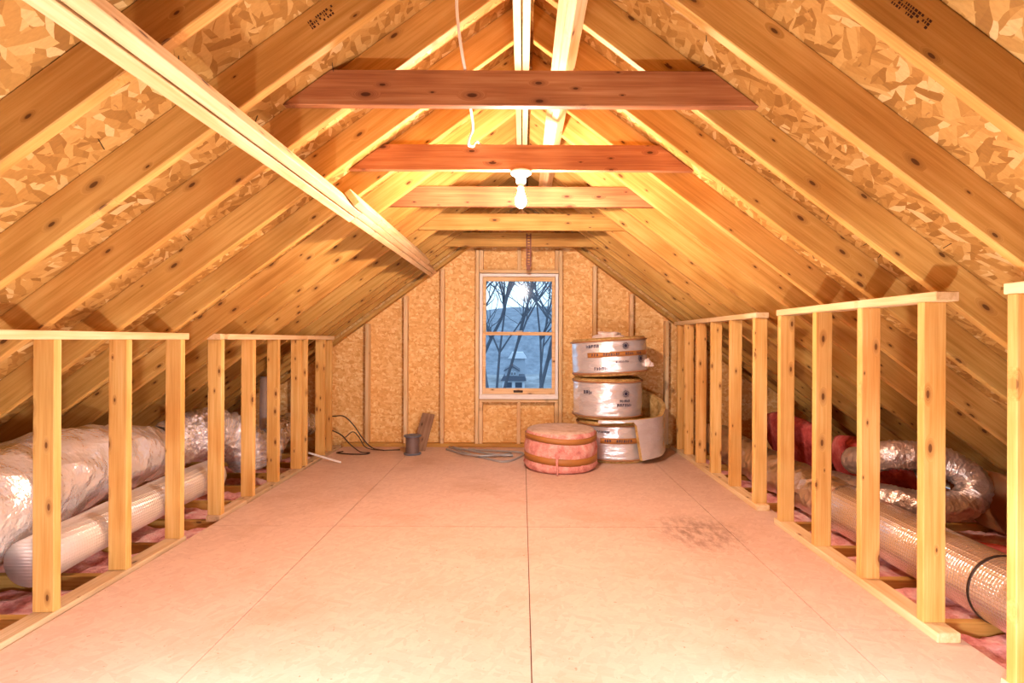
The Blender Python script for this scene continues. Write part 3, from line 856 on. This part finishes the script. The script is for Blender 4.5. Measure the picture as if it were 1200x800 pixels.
# nail tips through the roof boards
rn = random.Random(4)
def nails(side, n):
    p, a, u, nn = slope_frame(side)
    for k in range(n):
        y = rn.uniform(1.0, 3.4); l = rn.uniform(.8, 2.2)
        ys = LR if side < 0 else RR
        if any(abs(y-(q+.019)) < .04 for q in ys): continue
        bm = bmesh.new()
        add_tube(bm, [(l, y, .002), (l+rn.uniform(-.02, .02), y+rn.uniform(-.02, .02), -rn.uniform(.012, .03))], .0016, 5)
        obj('nail_tip', bm, DARK, None, M=None).parent = ceil[side]
nails(-1, 44); nails(1, 44)

# lumber stamps (unreadable ink strokes) on the boards
def stamp(side, y, l, hgt, w, h, seed):
    """on the camera-facing side of a rafter: l down the slope, hgt below the roof boards"""
    p, a, u, nn = slope_frame(side)
    rnd = random.Random(seed); bm = bmesh.new()
    q = 0
    while q < w:
        ww_ = rnd.uniform(.003, .008)
        for r in range(3):
            if rnd.random() < .75:
                z = -hgt-r*h/3; x = l+q
                bm.faces.new([bm.verts.new(v) for v in ((x, 0, z), (x+ww_, 0, z), (x+ww_, 0, z-h/4.2), (x, 0, z-h/4.2))])
        q += ww_+.003
    o = obj('lumber_stamp', bm, INKB)
    raf = [q for q in C.objects if q.name.split('.')[0] == 'rafter' and abs(q.location.y-y) < 1e-4 and ('left' if side < 0 else 'right') in q['label']][0]
    o.parent = raf; o.location = (0, -.0006, 0); o['label'] = 'dark ink grade stamp'
stamp(-1, LR[1], .82, .035, .10, .034, 5)
stamp(1, RR[0], 1.20, .055, .11, .030, 8)

# ------------------------------------------------------------------ outside
def outside():
    G = NT('outside_ground'); n = G.noise(G.mapping(G.coord(), (.15, .15, .15)), 1.0, 6, .65)
    G.base(G.ramp(n, [(.3, srgb(110, 112, 116)), (.55, srgb(158, 160, 164)), (.7, srgb(196, 198, 202))])); G.b.inputs['Roughness'].default_value = .95
    HM = NT('outside_hill'); n = HM.noise(HM.mapping(HM.coord(), (.25, .12, .05)), 1.0, 6, .7)
    HM.base(HM.ramp(n, [(.3, srgb(104, 112, 124)), (.55, srgb(138, 146, 158)), (.75, srgb(168, 174, 184))])); HM.b.inputs['Roughness'].default_value = .95
    prof = [(7, -5.2), (40, -7.2), (100, -10.5), (150, -12.4), (190, -9.5), (230, -1), (270, 10), (310, 18), (420, 22)]
    bm = bmesh.new(); rows = []
    pr = catmull([(0, y, z) for y, z in prof], 5)
    for p in pr:
        row = []
        for i in range(41):
            x = -120+6*i
            am = min(1, max(0, (p.y-160)/120))
            row.append(bm.verts.new((x, p.y, p.z+mnoise.noise(Vector((x*.02, p.y*.015, 0)))*5*am+mnoise.noise(Vector((x*.1, p.y*.1, 3)))*.5*min(1, p.y/60))))
        rows.append(row)
    for a, b in zip(rows, rows[1:]):
        for i in range(40):
            f = bm.faces.new((a[i], a[i+1], b[i+1], b[i])); f.material_index = 1 if a[i].co.y > 175 else 0
    o = obj('ground', bm, [G.m, HM.m], None, True); o['kind'] = 'structure'
    # house
    HW = plain('house_siding', srgb(176, 184, 196), .8); HR = plain('house_roof', srgb(92, 98, 112), .8); HD = plain('house_trim', srgb(226, 230, 236), .7); HG = plain('house_window', srgb(70, 80, 96), .3)
    s = 150/642
    def hx(p): return (p-612)*s
    def hz(p): return 1.14-(p-398)*s
    t = empty('house', (hx(602), 150, hz(456)), 'small pale gabled house far outside, seen through the lower window pane', 'house')
    inv = Matrix.Translation((-hx(602), -150, -hz(456)))
    def part(name, bm, m, par=t):
        bmesh.ops.transform(bm, matrix=inv, verts=bm.verts); return obj(name, bm, m, par)
    bm = bmesh.new(); add_box(bm, hx(589), hx(615), 150, 158, hz(458), hz(445)); part('lower_wall', bm, HD)
    bm = bmesh.new(); add_prism(bm, [(hx(587), hz(446)), (hx(617), hz(446)), (hx(615), hz(440.5)), (hx(590), hz(440.5))], 149, 159); part('porch_roof', bm, HR)
    bm = bmesh.new(); add_prism(bm, [(hx(592), hz(441)), (hx(608), hz(441)), (hx(608), hz(434)), (hx(600), hz(429)), (hx(592), hz(434))], 151, 160); part('gable_wall', bm, HW)
    for q in (-1, 1):
        bm = bmesh.new(); add_prism(bm, [(hx(600), hz(428)), (hx(600), hz(429.6)), (hx(600+q*9.5), hz(435.6)), (hx(600+q*9.5), hz(434.2))], 150.4, 160.5); part('roof', bm, HR)
    for k in range(3):
        bm = bmesh.new(); x = 595.5+k*3.4; add_box(bm, hx(x), hx(x+2.4), 150.8, 150.98, hz(440.3), hz(435.8)); w_ = part('window', bm, HD)
        bm = bmesh.new(); add_box(bm, hx(x+.5), hx(x+1.9), 150.7, 150.79, hz(439.6), hz(436.4)); part('window_pane', bm, HG, w_).parent = w_
    for x in (592, 604):
        bm = bmesh.new(); add_box(bm, hx(x), hx(x+8), 149.85, 149.98, hz(454), hz(448)); part('window', bm, HG)
    t = empty('house', (hx(606), 165, hz(440)), 'blurred distant house above the small gabled one outside the window', 'house')
    inv = Matrix.Translation((-hx(606), -165, -hz(440)))
    bm = bmesh.new(); add_box(bm, hx(596), hx(616), 165, 172, hz(446), hz(421)); part('wall', bm, HW, t)
    bm = bmesh.new(); add_prism(bm, [(hx(594), hz(422)), (hx(618), hz(422)), (hx(613), hz(414)), (hx(599), hz(414))], 164, 173); part('roof', bm, HD, t)
    # bare trees
    BARK = plain('bark', srgb(92, 96, 106), .9)
    def tree(x, y, h, r0, label, seed, lean=(0, 0), depth=3):
        rnd = random.Random(seed); bm = bmesh.new()
        gz = -5.2-(y-7)/33*2 if y < 40 else -7.2-(y-40)/60*3.3
        def branch(p, d, L, r, lv):
            pts = [p]; dd = d.copy(); n = 5
            for i in range(n):
                dd = (dd+Vector((rnd.uniform(-1, 1), rnd.uniform(-1, 1), rnd.uniform(-.5, .8)))*.16*(1+lv*.4)).normalized()
                pts.append(pts[-1]+dd*L/n)
            add_tube(bm, pts, lambda t: r*(1-.6*t), 6 if lv < 2 else 4)
            if lv >= depth: return
            for k in range(8 if lv == 0 else 5):
                i = rnd.randint(3 if lv == 0 else 1, n); q = pts[i]
                ang = rnd.uniform(0, 2*PI); el = rnd.uniform(.3, 1.0)
                nd = (Vector((math.cos(ang)*el, math.sin(ang)*el, rnd.uniform(.15, .7)))+dd*.5).normalized()
                branch(q, nd, L*rnd.uniform(.42, .62), r*(.5 if lv == 0 else .55), lv+1)
        branch(Vector((x, y, gz)), Vector((lean[0], lean[1], 1)).normalized(), h, r0*.75, 0)
        tag(obj('bare_tree', bm, BARK, None, False), label, 'tree', 'bare trees outside the window')
    def tx(p, y): return (p-612)*y/642
    tree(tx(577, 24), 24, 11, .22, 'leafless tree outside behind the left half of the window panes', 3, (.04, 0))
    tree(tx(620, 21), 21, 11, .15, 'leafless tree outside with a straight trunk near the window centre', 9, (.0, 0))
    tree(tx(589, 34), 34, 12, .16, 'thinner leafless tree outside just left of the far house', 14, (-.03, 0))
    tree(tx(646, 40), 40, 14, .16, 'leafless tree outside at the right side of the window panes', 21, (-.03, 0))
    tree(tx(568, 30), 30, 13, .16, 'leafless tree outside at the left edge of the window panes', 26, (.12, 0))
    tree(tx(633, 52), 52, 14, .18, 'slender leafless tree outside between the window centre and right tree', 33, (.02, 0))
outside()

# ------------------------------------------------------------------ world
w = bpy.data.worlds.new('World'); bpy.context.scene.world = w; w.use_nodes = True
nt = w.node_tree; nd = nt.nodes; lk = nt.links
bg = nd['Background']
tc = nd.new('ShaderNodeTexCoord'); ns = nd.new('ShaderNodeTexNoise'); ns.inputs['Scale'].default_value = 5; ns.inputs['Detail'].default_value = 5
lk.new(tc.outputs['Generated'], ns.inputs['Vector'])
rp = nd.new('ShaderNodeValToRGB'); e = rp.color_ramp.elements
e[0].position = .35; e[0].color = (.46, .66, .90, 1); e[1].position = .62; e[1].color = (.86, .92, 1.0, 1)
lk.new(ns.outputs['Fac'], rp.inputs[0]); lk.new(rp.outputs[0], bg.inputs['Color']); bg.inputs['Strength'].default_value = 1.0

# ------------------------------------------------------------------ camera
sc = bpy.context.scene
cam = bpy.data.cameras.new('camera'); co = bpy.data.objects.new('camera', cam); C.objects.link(co)
cam.sensor_width = 36; cam.sensor_fit = 'HORIZONTAL'; cam.lens = 36*642/1200
cam.shift_x = -12/1200; cam.shift_y = -2/1200
cam.clip_start = .05; cam.clip_end = 2000
co.location = (0, 0, 1.14)
co.rotation_euler = (Matrix.Rotation(R(90), 4, 'X') @ Matrix.Rotation(R(.25), 4, 'Z')).to_euler()
sc.camera = co
sc.view_settings.view_transform = 'Standard'; sc.view_settings.look = 'None'
sc.view_settings.exposure = 0.9; sc.view_settings.gamma = 1; sc.view_settings.use_curve_mapping = False
